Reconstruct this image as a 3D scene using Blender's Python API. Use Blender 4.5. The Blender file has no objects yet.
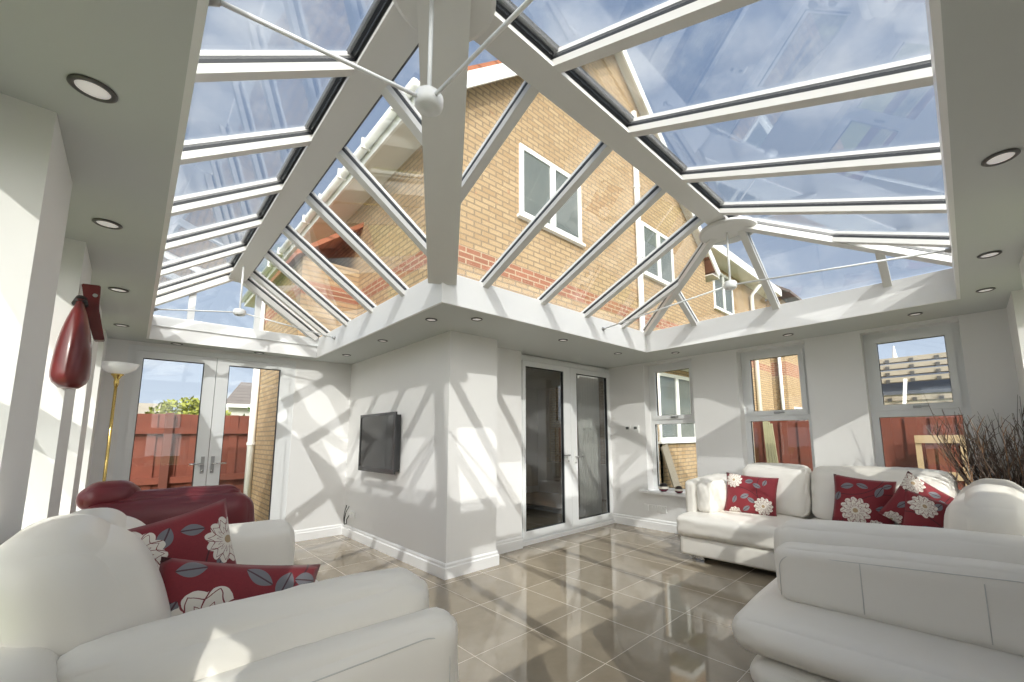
import bpy, bmesh, math, random
from mathutils import Vector, Matrix
random.seed(7)
S = bpy.context.scene
COL = S.collection
PI = math.pi

# ---------------------------------------------------------------- node helpers
class N:
    """a scalar socket with arithmetic that builds Math nodes"""
    nt = None
    def __init__(s, v): s.v = v
    @staticmethod
    def op(o, *a):
        n = N.nt.nodes.new('ShaderNodeMath'); n.operation = o
        for i, q in enumerate(a):
            q = q.v if isinstance(q, N) else q
            if isinstance(q, (int, float)): n.inputs[i].default_value = q
            else: N.nt.links.new(q, n.inputs[i])
        return N(n.outputs[0])
    def __add__(s, o): return N.op('ADD', s, o)
    def __radd__(s, o): return N.op('ADD', o, s)
    def __sub__(s, o): return N.op('SUBTRACT', s, o)
    def __rsub__(s, o): return N.op('SUBTRACT', o, s)
    def __mul__(s, o): return N.op('MULTIPLY', s, o)
    def __rmul__(s, o): return N.op('MULTIPLY', o, s)
    def __truediv__(s, o): return N.op('DIVIDE', s, o)
    def __lt__(s, o): return N.op('LESS_THAN', s, o)
    def __gt__(s, o): return N.op('GREATER_THAN', s, o)
def f1(o, *a): return N.op(o, *a)

def new_mat(name):
    m = bpy.data.materials.new(name); m.use_nodes = True
    nt = m.node_tree; b = nt.nodes['Principled BSDF']; N.nt = nt
    return m, nt, b
def mixc(nt, fac, a, b):
    n = nt.nodes.new('ShaderNodeMix'); n.data_type = 'RGBA'
    fac = fac.v if isinstance(fac, N) else fac
    if isinstance(fac, (int, float)): n.inputs[0].default_value = fac
    else: nt.links.new(fac, n.inputs[0])
    for i, q in ((6, a), (7, b)):
        if isinstance(q, tuple): n.inputs[i].default_value = (*q, 1)
        else: nt.links.new(q, n.inputs[i])
    return n.outputs[2]
def coords(nt, kind='Object'):
    t = nt.nodes.new('ShaderNodeTexCoord'); s = nt.nodes.new('ShaderNodeSeparateXYZ')
    nt.links.new(t.outputs[kind], s.inputs[0])
    return t.outputs[kind], N(s.outputs[0]), N(s.outputs[1]), N(s.outputs[2])
def noise(nt, vec, scale, detail=3, rough=.5):
    n = nt.nodes.new('ShaderNodeTexNoise'); n.inputs['Scale'].default_value = scale
    n.inputs['Detail'].default_value = detail; n.inputs['Roughness'].default_value = rough
    if vec is not None: nt.links.new(vec, n.inputs['Vector'])
    return N(n.outputs[0])
def bump(nt, b, h, strength=.2, dist=.01):
    n = nt.nodes.new('ShaderNodeBump'); n.inputs['Strength'].default_value = strength
    n.inputs['Distance'].default_value = dist
    nt.links.new(h.v, n.inputs['Height']); nt.links.new(n.outputs[0], b.inputs['Normal'])
def comb(nt, x, y, z=0.0):
    n = nt.nodes.new('ShaderNodeCombineXYZ')
    for i, q in enumerate((x, y, z)):
        if isinstance(q, N): nt.links.new(q.v, n.inputs[i])
        else: n.inputs[i].default_value = q
    return n.outputs[0]

def plain(name, col, rough=.5, metal=0, var=.0, scale=20, bmp=0, coat=0, emit=0):
    m, nt, b = new_mat(name)
    v, x, y, z = coords(nt)
    nz = noise(nt, v, scale)
    c2 = tuple(max(0, c * (1 - var)) for c in col)
    nt.links.new(mixc(nt, nz, c2, col), b.inputs['Base Color'])
    b.inputs['Roughness'].default_value = rough; b.inputs['Metallic'].default_value = metal
    if coat: b.inputs['Coat Weight'].default_value = coat; b.inputs['Coat Roughness'].default_value = .08
    if bmp: bump(nt, b, noise(nt, v, scale * 3, 4), bmp, .004)
    if emit:
        b.inputs['Emission Color'].default_value = (*col, 1); b.inputs['Emission Strength'].default_value = emit
    return m

M = {}
M['paint'] = plain('wall paint', (.85, .84, .825), .65, var=.03, scale=2)
M['soffitshade'] = plain('soffit white with painted shade', (.60, .62, .60), .7, var=.03, scale=2)  # white paint greyed down, the soffit's shade is put into the colour
M['trim'] = plain('trim gloss white', (.90, .895, .89), .3, var=.02)
M['upvc'] = plain('white frame plastic', (.83, .84, .84), .28, var=.02)
M['ringwhite'] = plain('roof beam white', (.74, .725, .70), .4, var=.02)
M['gasket'] = plain('black rubber gasket', (.03, .032, .036), .5)
M['leather'] = plain('white leather', (.85, .815, .75), .40, var=.04, scale=3.5, bmp=.35)
M['seam'] = plain('leather seam', (.60, .59, .56), .5)
M['redleather'] = plain('dark red leather', (.17, .022, .03), .38, var=.3, scale=5, bmp=.12)
M['redgloss'] = plain('dark red gloss', (.17, .022, .022), .28, var=.35, scale=6, coat=.25)
M['darkwood'] = plain('dark wood', (.02, .014, .012), .45)
M['chrome'] = plain('chrome', (.62, .62, .62), .2, metal=1)
M['steel'] = plain('brushed steel', (.42, .42, .42), .35, metal=1)
M['darkring'] = plain('dark ring metal', (.12, .115, .11), .35, metal=.6)
M['lens'] = plain('frosted lamp lens', (.86, .82, .80), .4, emit=.25)
M['brass'] = plain('brass', (.80, .60, .22), .22, metal=1)
M['opal'] = plain('opal glass', (.92, .92, .9), .25, emit=.12)
M['black'] = plain('black plastic', (.02, .02, .021), .32)
M['screen'] = plain('tv screen', (.012, .011, .012), .08)
M['bezel'] = plain('grey bezel', (.03, .03, .032), .35)
M['plastic'] = plain('white plastic', (.85, .85, .83), .35)
M['lcd'] = plain('lcd grey', (.12, .13, .12), .3)
M['cable'] = plain('black cable', (.015, .015, .015), .5)
M['fence'] = plain('stained fence timber', (.21, .052, .028), .75, var=.5, scale=7)
M['fencedark'] = plain('dark stained post', (.13, .035, .02), .75, var=.3, scale=7)
M['pallet'] = plain('pale timber', (.52, .38, .22), .8, var=.35, scale=9)
M['bark'] = plain('dark twig bark', (.12, .085, .068), .8, var=.4, scale=30)
M['barktan'] = plain('tan twig bark', (.36, .21, .12), .8, var=.3, scale=30)
M['barkpale'] = plain('pale twig bark', (.52, .49, .44), .8, var=.3, scale=30)
M['wicker'] = plain('brown woven', (.10, .06, .04), .7, var=.4, scale=40)
M['gutter'] = plain('white gutter', (.85, .85, .83), .4)
M['soffit'] = plain('white soffit board', (.72, .70, .66), .6)
M['leaf'] = plain('green leaves', (.11, .19, .04), .7, var=.5, scale=3)
M['leafy'] = plain('yellow green leaves', (.34, .36, .06), .7, var=.4, scale=3)
M['roomwall'] = plain('inner room paint', (.74, .69, .60), .8, var=.05)
M['curtain'] = plain('pale curtain', (.62, .62, .58), .8, var=.08)
M['greyfab'] = plain('grey fabric', (.42, .41, .38), .85, var=.1)
M['maroon'] = plain('maroon lacquer', (.12, .01, .03), .15)
M['cream'] = plain('cream glaze', (.75, .70, .62), .3)
M['blue'] = plain('blue plastic', (.10, .22, .50), .4, var=.4, scale=40)
M['planks'] = plain('scaffold planks', (.40, .35, .28), .8, var=.35, scale=3)
M['bamboo'] = plain('weathered stick timber', (.42, .40, .24), .8, var=.4, scale=12)
M['slate'] = plain('slate roof', (.13, .15, .19), .5, var=.3, scale=5)

def mat_tile_roof(name, c1, c2):
    m, nt, b = new_mat(name); v, x, y, z = coords(nt)
    s = f1('FRACT', z * 4.2); n = noise(nt, v, 3)
    c = mixc(nt, n, c1, c2)
    nt.links.new(mixc(nt, s < .12, c, tuple(q * .45 for q in c1)), b.inputs['Base Color'])
    b.inputs['Roughness'].default_value = .8
    return m
M['tileroof'] = mat_tile_roof('terracotta roof tiles', (.42, .15, .07), (.30, .11, .06))
M['greyroof'] = mat_tile_roof('grey brown roof tiles', (.22, .19, .17), (.15, .13, .12))

def mat_floor():
    m, nt, b = new_mat('polished stone tiles'); v, x, y, z = coords(nt)
    gx = f1('FRACT', (x - 2.04) / .475 + 20.0); gy = f1('FRACT', (y - 2.215) / .61 + 20.0)
    g = f1('MAXIMUM', gx < .011, gy < .0085)
    cellx = f1('FLOOR', (x - 2.04) / .475); celly = f1('FLOOR', (y - 2.215) / .61)
    w = nt.nodes.new('ShaderNodeTexWhiteNoise'); w.noise_dimensions = '2D'
    nt.links.new(comb(nt, cellx, celly), w.inputs['Vector'])
    n1 = noise(nt, v, 3.2, 6, .62); n2 = noise(nt, v, 22, 4, .6)
    t = f1('MULTIPLY_ADD', n1, .9, f1('MULTIPLY_ADD', N(w.outputs[0]), .35, f1('MULTIPLY', n2, .25))) - .38
    c = mixc(nt, f1('MINIMUM', f1('MAXIMUM', t, 0.0), 1.0), (.25, .205, .145), (.42, .36, .275))
    nt.links.new(mixc(nt, g, c, (.66, .58, .48)), b.inputs['Base Color'])
    b.inputs['Roughness'].default_value = .07
    b.inputs['Specular IOR Level'].default_value = .75
    nt.links.new((g * .3 + .05).v, b.inputs['Roughness'])
    return m
M['floor'] = mat_floor()

def mat_brick(name, face, band=(3.38, 3.60)):
    m, nt, b = new_mat(name); v, x, y, z = coords(nt)
    u = x if face == 'y' else y
    br = nt.nodes.new('ShaderNodeTexBrick')
    br.inputs['Scale'].default_value = 1
    br.inputs['Brick Width'].default_value = .225; br.inputs['Row Height'].default_value = .075
    br.inputs['Mortar Size'].default_value = .011; br.inputs['Mortar Smooth'].default_value = .1
    br.inputs['Bias'].default_value = -.1
    br.inputs['Color1'].default_value = (.46, .33, .185, 1); br.inputs['Color2'].default_value = (.36, .235, .12, 1)
    br.inputs['Mortar'].default_value = (.21, .155, .10, 1)
    nt.links.new(comb(nt, u, z), br.inputs['Vector'])
    br2 = nt.nodes.new('ShaderNodeTexBrick'); br2.inputs['Scale'].default_value = 1
    br2.inputs['Brick Width'].default_value = .225; br2.inputs['Row Height'].default_value = .075
    br2.inputs['Mortar Size'].default_value = .007
    br2.inputs['Mortar Size'].default_value = .009; br2.inputs['Color1'].default_value = (.33, .12, .07, 1); br2.inputs['Color2'].default_value = (.25, .085, .05, 1)
    br2.inputs['Mortar'].default_value = (.44, .35, .24, 1)
    nt.links.new(comb(nt, u, z), br2.inputs['Vector'])
    c = br.outputs[0]
    if band: c = mixc(nt, (z > band[0]) * (z < band[1]), c, br2.outputs[0])
    n = noise(nt, v, 1.3, 4)
    sp = noise(nt, v, 9, 2)
    c = mixc(nt, f1('MULTIPLY', n, .30), c, (.34, .23, .13))
    c = mixc(nt, (sp > .70) * .35, c, (.46, .20, .10))
    nt.links.new(c, b.inputs['Base Color']); b.inputs['Roughness'].default_value = .85
    bump(nt, b, N(br.outputs[1]), -.3, .01)
    return m
M['brick_y'] = mat_brick('buff brick facing', 'y'); M['brick_x'] = mat_brick('buff brick flank', 'x'); M['brick_fx'] = mat_brick('buff brick far flank', 'x', (3.45, 3.98)); M['brick_fy'] = mat_brick('buff brick far front', 'y', (3.45, 3.98))

def mat_glass(name, tint=(.93, .96, .96), base=.06, bodyf=0):
    m = bpy.data.materials.new(name); m.use_nodes = True; nt = m.node_tree; N.nt = nt
    for n in list(nt.nodes):
        if n.type == 'BSDF_PRINCIPLED': nt.nodes.remove(n)
    out = nt.nodes['Material Output']
    tr = nt.nodes.new('ShaderNodeBsdfTransparent'); tr.inputs[0].default_value = (*tint, 1)
    gl = nt.nodes.new('ShaderNodeBsdfGlossy'); gl.inputs['Roughness'].default_value = .01
    fr = nt.nodes.new('ShaderNodeLayerWeight'); fr.inputs[0].default_value = .5
    f = f1('MINIMUM', f1('POWER', N(fr.outputs['Facing']), 4.5) * .9 + (.04 + base), 1.0)
    mx = nt.nodes.new('ShaderNodeMixShader'); nt.links.new(f.v, mx.inputs[0])
    nt.links.new(tr.outputs[0], mx.inputs[1]); nt.links.new(gl.outputs[0], mx.inputs[2])
    nt.links.new(mx.outputs[0], out.inputs[0])
    return m
M['roofglass'] = mat_glass('roof glass', (.90, .92, .93), .05)
M['glass'] = mat_glass('window glass', (.95, .97, .97), .0)
M['doorglass'] = mat_glass('door glass', (.95, .96, .96), .09)
M['houseglass'] = plain('house window glass', (.16, .18, .17), .05, var=.4, scale=2)

def mat_grass():
    m, nt, b = new_mat('garden grass'); v, x, y, z = coords(nt)
    n = noise(nt, v, 9, 6, .7)
    nt.links.new(mixc(nt, n, (.10, .15, .03), (.27, .27, .10)), b.inputs['Base Color'])
    b.inputs['Roughness'].default_value = .9; bump(nt, b, noise(nt, v, 40), .6, .03)
    return m
M['grass'] = mat_grass()
def mat_wood():
    m, nt, b = new_mat('oak boards'); v, x, y, z = coords(nt)
    g = f1('FRACT', x / .12) < .02
    n = noise(nt, comb(nt, x * 12, y * 1.5), 2, 4)
    c = mixc(nt, n, (.30, .16, .07), (.46, .27, .12))
    nt.links.new(mixc(nt, g, c, (.12, .06, .03)), b.inputs['Base Color']); b.inputs['Roughness'].default_value = .25
    return m
M['oak'] = mat_wood()

def mat_pillow(name, flowers, leaves, arcs):
    m, nt, b = new_mat(name); v, X, Y, Z = coords(nt)
    x = X / .22; z = Z / .22
    weave = noise(nt, v, 160, 2)
    c = mixc(nt, weave, (.17, .010, .018), (.24, .016, .025))
    for cx, cz, R, w in arcs:
        d = f1('SQRT', (x - cx) * (x - cx) + (z - cz) * (z - cz))
        c = mixc(nt, f1('ABSOLUTE', d - R) < w, c, (.07, .008, .014))
    for cx, cz, a, bb, r in leaves:
        dx = x - cx; dz = z - cz; ca, sa = math.cos(r), math.sin(r)
        u = dx * ca + dz * sa; w = dz * ca - dx * sa
        k = 1.0 - (u / a) * (u / a)
        inn = f1('ABSOLUTE', w) < f1('MAXIMUM', k * bb, 0.0)
        c = mixc(nt, inn, c, (.17, .17, .19))
        c = mixc(nt, inn * (f1('ABSOLUTE', w) < .012), c, (.07, .03, .04))
    for cx, cz, R, n, ph in flowers:
        dx = x - cx; dz = z - cz
        d = f1('SQRT', dx * dx + dz * dz); an = f1('ARCTAN2', dz, dx)
        wob = noise(nt, v, 14, 2) * .22
        edge = f1('ABSOLUTE', f1('SINE', an * (n / 2.0) + ph)) * (.16 * R) + (.80 * R)
        inn = (d + wob * R - .1 * R) < edge
        c = mixc(nt, inn, c, (.74, .69, .62))
        ang = f1('ABSOLUTE', f1('SINE', an * (n / 2.0) + ph + d * (3.2 / R) + wob * (4.0 / R))) < .13
        ring = f1('ABSOLUTE', f1('SINE', d * (9.5 / R) + wob * (6.0 / R) + f1('ABSOLUTE', f1('SINE', an * (n / 2.0) + ph + 1.2)) * 2.2)) < .17
        c = mixc(nt, inn * f1('MAXIMUM', ang * (d > .25 * R), ring * (d > .3 * R)), c, (.20, .03, .035))
        c = mixc(nt, d < .16 * R, c, (.42, .30, .17))
    nt.links.new(c, b.inputs['Base Color']); b.inputs['Roughness'].default_value = .75
    b.inputs['Sheen Weight'].default_value = .15
    bump(nt, b, weave, .15, .002)
    return m
LV = [(-.15, .62, .20, .11, .9), (.28, .62, .2, .1, -.2), (-.5, -.28, .22, .1, .5), (.02, -.15, .2, .09, 1.5), (.3, -.2, .2, .09, 1.3), (.62, -.05, .18, .09, .8), (-.2, -.75, .24, .12, -.6), (.7, -.62, .2, .1, .3)]
PM = [
 mat_pillow('floral fabric with two pale blooms', [(-.55, .50, .42, 11, .4), (.82, .25, .45, 12, 1)], LV, [(-.9, -1.4, 1.6, .016), (1.3, -.5, 1.1, .016)]),
 mat_pillow('floral fabric with a corner bloom', [(-.45, -.02, .52, 7, .2)], [(-.78, .72, .2, .12, .2), (.15, .62, .24, .12, -.5), (.55, .5, .24, .14, 1.2), (.3, .1, .26, .12, .1), (.9, .6, .2, .13, 0), (.75, -.5, .22, .1, .9), (-.9, .1, .18, .1, 1.3)], [(.6, -1.2, 1.5, .016), (-.3, 1.5, 1.4, .014)]),
 mat_pillow('floral fabric with blooms at two corners', [(-.75, .62, .40, 12, .2), (.62, -.45, .42, 12, .8), (-.62, -.95, .32, 10, 0)], [(-.05, .62, .2, .11, .2), (.3, .45, .2, .1, -.4), (.62, .62, .16, .09, 1.2), (-.2, -.1, .22, .11, .5), (.1, -.25, .2, .1, -.5), (-.65, -.3, .2, .1, 1.2), (-.1, -.65, .2, .1, .7)], [(-.6, -1.2, 1.5, .014), (1.6, .4, 1.3, .014)]),
 mat_pillow('floral fabric with a large low bloom', [(-.25, -.40, .55, 12, .7), (.42, -.92, .3, 10, .3)], [(-.55, .55, .24, .12, .3), (-.05, .62, .22, .1, -.3), (.5, .45, .26, .13, 1.1), (.62, -.2, .24, .12, .2), (-.85, .1, .2, .1, 1.3), (.75, .72, .18, .09, .5)], [(.9, -1.2, 1.6, .014), (-.6, 1.6, 1.4, .014)]),
]

# ---------------------------------------------------------------- mesh helpers
def link(name, me, mat, parent=None, smooth=False):
    o = bpy.data.objects.new(name, me); COL.objects.link(o)
    if mat is not None: me.materials.append(mat)
    if smooth:
        for p in me.polygons: p.use_smooth = True
    if parent is not None:
        o.parent = parent
        if parent.get('_w'): # children built in world coordinates
            o.matrix_parent_inverse = Matrix.Translation(-Vector(parent['_w']))
            if parent.parent is not None: o['_w'] = parent['_w']
    return o
def build(name, bm, mat, parent=None, smooth=False, bevel=0, seg=2):
    if bevel:
        es = [e for e in bm.edges if len(e.link_faces) == 2 and e.calc_face_angle(0) > .5]
        bmesh.ops.bevel(bm, geom=es, offset=bevel, segments=seg, affect='EDGES', clamp_overlap=True)
    bmesh.ops.recalc_face_normals(bm, faces=bm.faces)
    me = bpy.data.meshes.new(name); bm.to_mesh(me); bm.free()
    return link(name, me, mat, parent, smooth)
def box(bm, x0, x1, y0, y1, z0, z1):
    v = [bm.verts.new((x, y, z)) for x in (x0, x1) for y in (y0, y1) for z in (z0, z1)]
    for f in ((0, 1, 3, 2), (4, 6, 7, 5), (0, 4, 5, 1), (2, 3, 7, 6), (0, 2, 6, 4), (1, 5, 7, 3)): bm.faces.new([v[i] for i in f])
def bx(*a):
    bm = bmesh.new(); box(bm, *a); return bm
def bxs(L):
    bm = bmesh.new()
    for a in L: box(bm, *a)
    return bm
def beam(bm, p0, p1, w, h, up=Vector((0, 0, 1)), dz=0):
    """box along p0-p1; its TOP face lies on the line + dz"""
    p0 = Vector(p0); p1 = Vector(p1); d = (p1 - p0).normalized(); s = d.cross(up).normalized(); u = s.cross(d)
    vs = []
    for p in (p0, p1):
        for a, b in ((-w/2, dz), (w/2, dz), (w/2, dz - h), (-w/2, dz - h)): vs.append(bm.verts.new(p + s * a + u * b))
    for f in ((0, 1, 2, 3), (7, 6, 5, 4), (0, 4, 5, 1), (1, 5, 6, 2), (2, 6, 7, 3), (3, 7, 4, 0)): bm.faces.new([vs[i] for i in f])
def tube(bm, pts, r, n=10, caps=True):
    pts = [Vector(p) for p in pts]; rs = r if isinstance(r, (list, tuple)) else [r] * len(pts)
    rings = []; prev = None
    for i, p in enumerate(pts):
        d = (pts[min(i + 1, len(pts) - 1)] - pts[max(i - 1, 0)]).normalized()
        a = prev if prev is not None else (Vector((0, 0, 1)) if abs(d.z) < .9 else Vector((1, 0, 0)))
        a = (a - d * a.dot(d)).normalized(); b = d.cross(a); prev = a
        rings.append([bm.verts.new(p + (a * math.cos(2*PI*k/n) + b * math.sin(2*PI*k/n)) * rs[i]) for k in range(n)])
    for i in range(len(rings) - 1):
        for k in range(n): bm.faces.new((rings[i][k], rings[i][(k+1) % n], rings[i+1][(k+1) % n], rings[i+1][k]))
    if caps: bm.faces.new(rings[0][::-1]); bm.faces.new(rings[-1])
def lathe(bm, prof, c=(0, 0, 0), n=32):
    rings = []
    for r, z in prof:
        if r < 1e-6: rings.append([bm.verts.new((c[0], c[1], c[2] + z))])
        else: rings.append([bm.verts.new((c[0] + r*math.cos(2*PI*k/n), c[1] + r*math.sin(2*PI*k/n), c[2] + z)) for k in range(n)])
    for a, b in zip(rings, rings[1:]):
        for k in range(n):
            k2 = (k + 1) % n
            if len(a) == 1 and len(b) == 1: continue
            if len(a) == 1: bm.faces.new((a[0], b[k], b[k2]))
            elif len(b) == 1: bm.faces.new((a[k], b[0], a[k2]))
            else: bm.faces.new((a[k], b[k], b[k2], a[k2]))
def puff(bm, c, size, r, bulge=(0, 0, 0), n=22, rot=None, shear=None, wr=.0, seed=0):
    """rounded, inflated box: size full extents, r corner radius, bulge per axis"""
    hx, hy, hz = [s / 2 for s in size]; r = min(r, hx * .99, hy * .99, hz * .99)
    T = [math.sin(PI / 2 * (-1 + 2 * i / n)) for i in range(n + 1)]
    cache = {}; rnd = random.Random(seed); ph = [rnd.uniform(0, 6) for _ in range(6)]
    def vert(a, b, d):
        k = (round(a, 6), round(b, 6), round(d, 6))
        if k in cache: return cache[k]
        p = Vector((a * hx, b * hy, d * hz))
        q = Vector((max(-hx + r, min(hx - r, p.x)), max(-hy + r, min(hy - r, p.y)), max(-hz + r, min(hz - r, p.z))))
        e = p - q
        if e.length > 1e-9: p = q + e.normalized() * r
        p.x += bulge[0] * a * (1 - b*b) * (1 - d*d) ; p.y += bulge[1] * b * (1 - a*a) * (1 - d*d); p.z += bulge[2] * d * (1 - a*a) * (1 - b*b)
        if wr:
            w = wr * (math.sin(9*a + 5*b + ph[0]) * math.sin(7*d + 4*b + ph[1]) + .6 * math.sin(17*a - 8*d + ph[2]) * math.cos(13*b + ph[3]))
            nn = Vector((a, b, d)).normalized(); p += nn * w
        if shear: p = shear(p, a, b, d)
        if rot is not None: p = rot @ p
        v = bm.verts.new(p + Vector(c)); cache[k] = v; return v
    for ax in range(3):
        for s in (-1.0, 1.0):
            for i in range(n):
                for j in range(n):
                    q = []
                    for (ii, jj) in ((i, j), (i+1, j), (i+1, j+1), (i, j+1)):
                        t = [T[ii], T[jj]]; t.insert(ax, s); q.append(vert(*t))
                    bm.faces.new(q)
def puffo(name, mat, parent, c, size, r, **k):
    bm = bmesh.new(); puff(bm, c, size, r, **k); return build(name, bm, mat, parent, smooth=True)
def thing(name, label, cat, loc, group=None, rotz=0, world=True, kind=None):
    o = bpy.data.objects.new(name, None); COL.objects.link(o); o.location = loc; o.rotation_euler = (0, 0, rotz)
    o.empty_display_size = .1
    if kind: o['kind'] = kind
    if label: o['label'] = label
    if cat: o['category'] = cat
    if group: o['group'] = group
    if world: o['_w'] = list(loc)
    return o
def tag(o, label, cat, group=None, kind=None):
    o['label'] = label; o['category'] = cat
    if group: o['group'] = group
    if kind: o['kind'] = kind
    return o
def struct(o, label=None):
    o['kind'] = 'structure'
    if label: o['label'] = label
    return o
def copy_tree(o, parent=None):
    c = o.copy(); COL.objects.link(c)
    if parent is not None: c.parent = parent
    for ch in o.children: copy_tree(ch, c)
    return c

# ---------------------------------------------------------------- dimensions
H = 2.355                      # soffit
X0, Y0, X1, Y1 = .045, -.035, 4.60, 5.95   # lantern opening
XI, YI = 1.64, 2.82            # its inner corner
ZE, ZR = 2.62, 3.205
EX, EY, RE = -.18, -.18, .09   # outer eaves of the glass, half width of the ridge beams            # eave and ridge of the glass
XR, YR = .73, 1.39             # ridges
XH = 3.72                      # end of the right ridge
WL, WR = -.26, -.33            # pier faces left and right
WX = 5.27                      # window wall pier face
WE = 6.20                      # end wall
TVX, PY = 2.17, 3.55
DY = 3.93                      # french door wall

# ---------------------------------------------------------------- floor, ceiling, walls
struct(build('floor', bx(-.62, 5.62, -.72, 6.4, -.1, 0), M['floor']), 'polished beige stone tiled floor')
bm = bmesh.new()
OUTL = [(-.62, -.72), (5.62, -.72), (5.62, 4.02), (2.30, 4.02), (2.30, 6.40), (-.62, 6.40)]
INL = [(X0, Y0), (X1, Y0), (X1, YI), (XI, YI), (XI, Y1), (X0, Y1)]
INL2 = [(X0 - .02, Y0 - .02), (X1 + .02, Y0 - .02), (X1 + .02, YI + .02), (XI + .02, YI + .02), (XI + .02, Y1 + .02), (X0 - .02, Y1 + .02)]
def L_slab(bm, z0, z1, out=OUTL, inn=INL2):
    rings = {}
    for z in (z0, z1):
        rings[z] = ([bm.verts.new((*p, z)) for p in out], [bm.verts.new((*p, z)) for p in inn])
    for i in range(6):
        j = (i + 1) % 6
        for z in (z0, z1):
            a, b = rings[z]; bm.faces.new((a[i], a[j], b[j], b[i]))
        bm.faces.new((rings[z0][0][i], rings[z0][0][j], rings[z1][0][j], rings[z1][0][i]))
        bm.faces.new((rings[z0][1][i], rings[z0][1][j], rings[z1][1][j], rings[z1][1][i]))
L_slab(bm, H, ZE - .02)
struct(build('ceiling', bm, M['soffitshade']), 'white plastered soffit around the glazed roof, its shade painted grey')
bm = bmesh.new(); L_slab(bm, H, ZE - .005, INL2, INL)
struct(build('trim_5', bm, M['trim']), 'bright white upstand of the glazed roof opening')

def wall_with_openings(bm, axis, inner, outer, a0, a1, ops, z0, z1):
    """solid wall between a0..a1 along the other axis with openings (b0,b1,zb,zt)"""
    def B(p0, p1, q0, q1):
        lo, hi = min(inner, outer), max(inner, outer)
        if axis == 'x': box(bm, lo, hi, p0, p1, q0, q1)
        else: box(bm, p0, p1, lo, hi, q0, q1)
    p = a0
    for b0, b1, zb, zt in sorted(ops):
        if b0 > p + 1e-4: B(p, b0, z0, z1)
        if zb > z0: B(b0, b1, z0, zb)
        if zt < z1: B(b0, b1, zt, z1)
        p = b1
    if a1 > p: B(p, a1, z0, z1)
ZS, ZT, ZH = .50, 1.50, 2.325
leftops = [(a, b, ZS, H + .001) for a, b in ((.01, .73), (1.26, 1.98), (2.51, 3.23), (3.76, 4.48), (5.01, 5.73))]
bm = bmesh.new(); box(bm, -.60, -.44, -.30, 5.9, ZH - .005, H + .001); wall_with_openings(bm, 'x', WL, -.60, -.72, 6.40, leftops, 0, H + .001)
struct(build('wall_left', bm, M['paint']), 'white left wall of deep piers between windows')
rightops = [(a, b, ZS, H + .001) for a, b in ((.18, .90), (2.68, 3.40), (3.93, 4.65))]
bm = bmesh.new(); box(bm, 0, 4.8, -.70, -.54, ZH - .005, H + .001); wall_with_openings(bm, 'y', WR, -.70, -.26, 5.27, rightops, 0, H + .001)
struct(build('wall_right', bm, M['paint']), 'white right wall of deep piers between windows')
winops = [(-.03, .70, ZS, ZH), (1.21, 1.96, ZS, ZH), (2.55, 3.30, ZS, ZH)]
bm = bmesh.new(); wall_with_openings(bm, 'x', WX, 5.60, -.72, 4.02, winops, 0, H + .001)
struct(build('wall_back', bm, M['paint']), 'white wall with three windows behind the corner sofa')
bm = bmesh.new(); wall_with_openings(bm, 'y', WE, 6.38, -.26, TVX, [(-.10, 1.47, 0, 2.32)], 0, H + .001)
struct(build('wall_end', bm, M['paint']), 'white end wall around the garden doors')
struct(build('wall_television', bx(TVX, 2.30, PY + .3, 6.38, 0, H + .001), M['paint']), 'white wall carrying the television')
struct(build('wall_corner', bxs([(TVX, 2.76, PY, PY + .3, 0, H + .001), (2.30, 3.37, 3.85, 4.02, 0, H + .001)]), M['paint']), 'white corner pier between television and french doors')
struct(build('wall_door_side', bxs([(3.37, 5.36, 3.97, 4.02, 2.335, H + .001), (5.36, 5.60, 3.93, 4.02, 0, H + .001)]), M['paint']), 'white wall strips around the french doors')

def skirting(name, pts, side):
    bm = bmesh.new()
    prof = [(0, 0), (.022, 0), (.022, .095), (.014, .105), (.014, .125), (.006, .138), (0, .138)]
    P = [Vector((*p, 0)) for p in pts]
    rings = []
    for i, p in enumerate(P):
        ds = []
        if i > 0: ds.append((P[i] - P[i-1]).normalized())
        if i < len(P) - 1: ds.append((P[i+1] - P[i]).normalized())
        ns = [Vector((-d.y, d.x, 0)) * side for d in ds]
        nn = sum(ns, Vector()); nn = nn / (nn.length_squared / len(ns)) if len(ns) == 2 else ns[0]
        if len(ns) == 2: nn = (ns[0] + ns[1]) / (1 + ns[0].dot(ns[1]))
        rings.append([bm.verts.new(p + nn * a + Vector((0, 0, b))) for a, b in prof])
    for a, b in zip(rings, rings[1:]):
        for k in range(len(prof) - 1): bm.faces.new((a[k], b[k], b[k+1], a[k+1]))
    bm.faces.new(rings[0]); bm.faces.new(rings[-1][::-1])
    return struct(build(name, bm, M['trim']))
skirting('baseboard_corner', [(TVX, WE), (TVX, PY), (2.76, PY), (2.76, 3.85), (3.37, 3.85)], -1)['label'] = 'white moulded baseboard around the corner pier'
skirting('baseboard_end', [(1.50, WE), (TVX, WE)], -1)
skirting('baseboard_back', [(WX, 3.93), (WX, -.33)], -1)
skirting('baseboard_left', [(WL, -.33), (WL, WE)], -1)
skirting('baseboard_right', [(WX, WR), (WL, WR)], -1)

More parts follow.
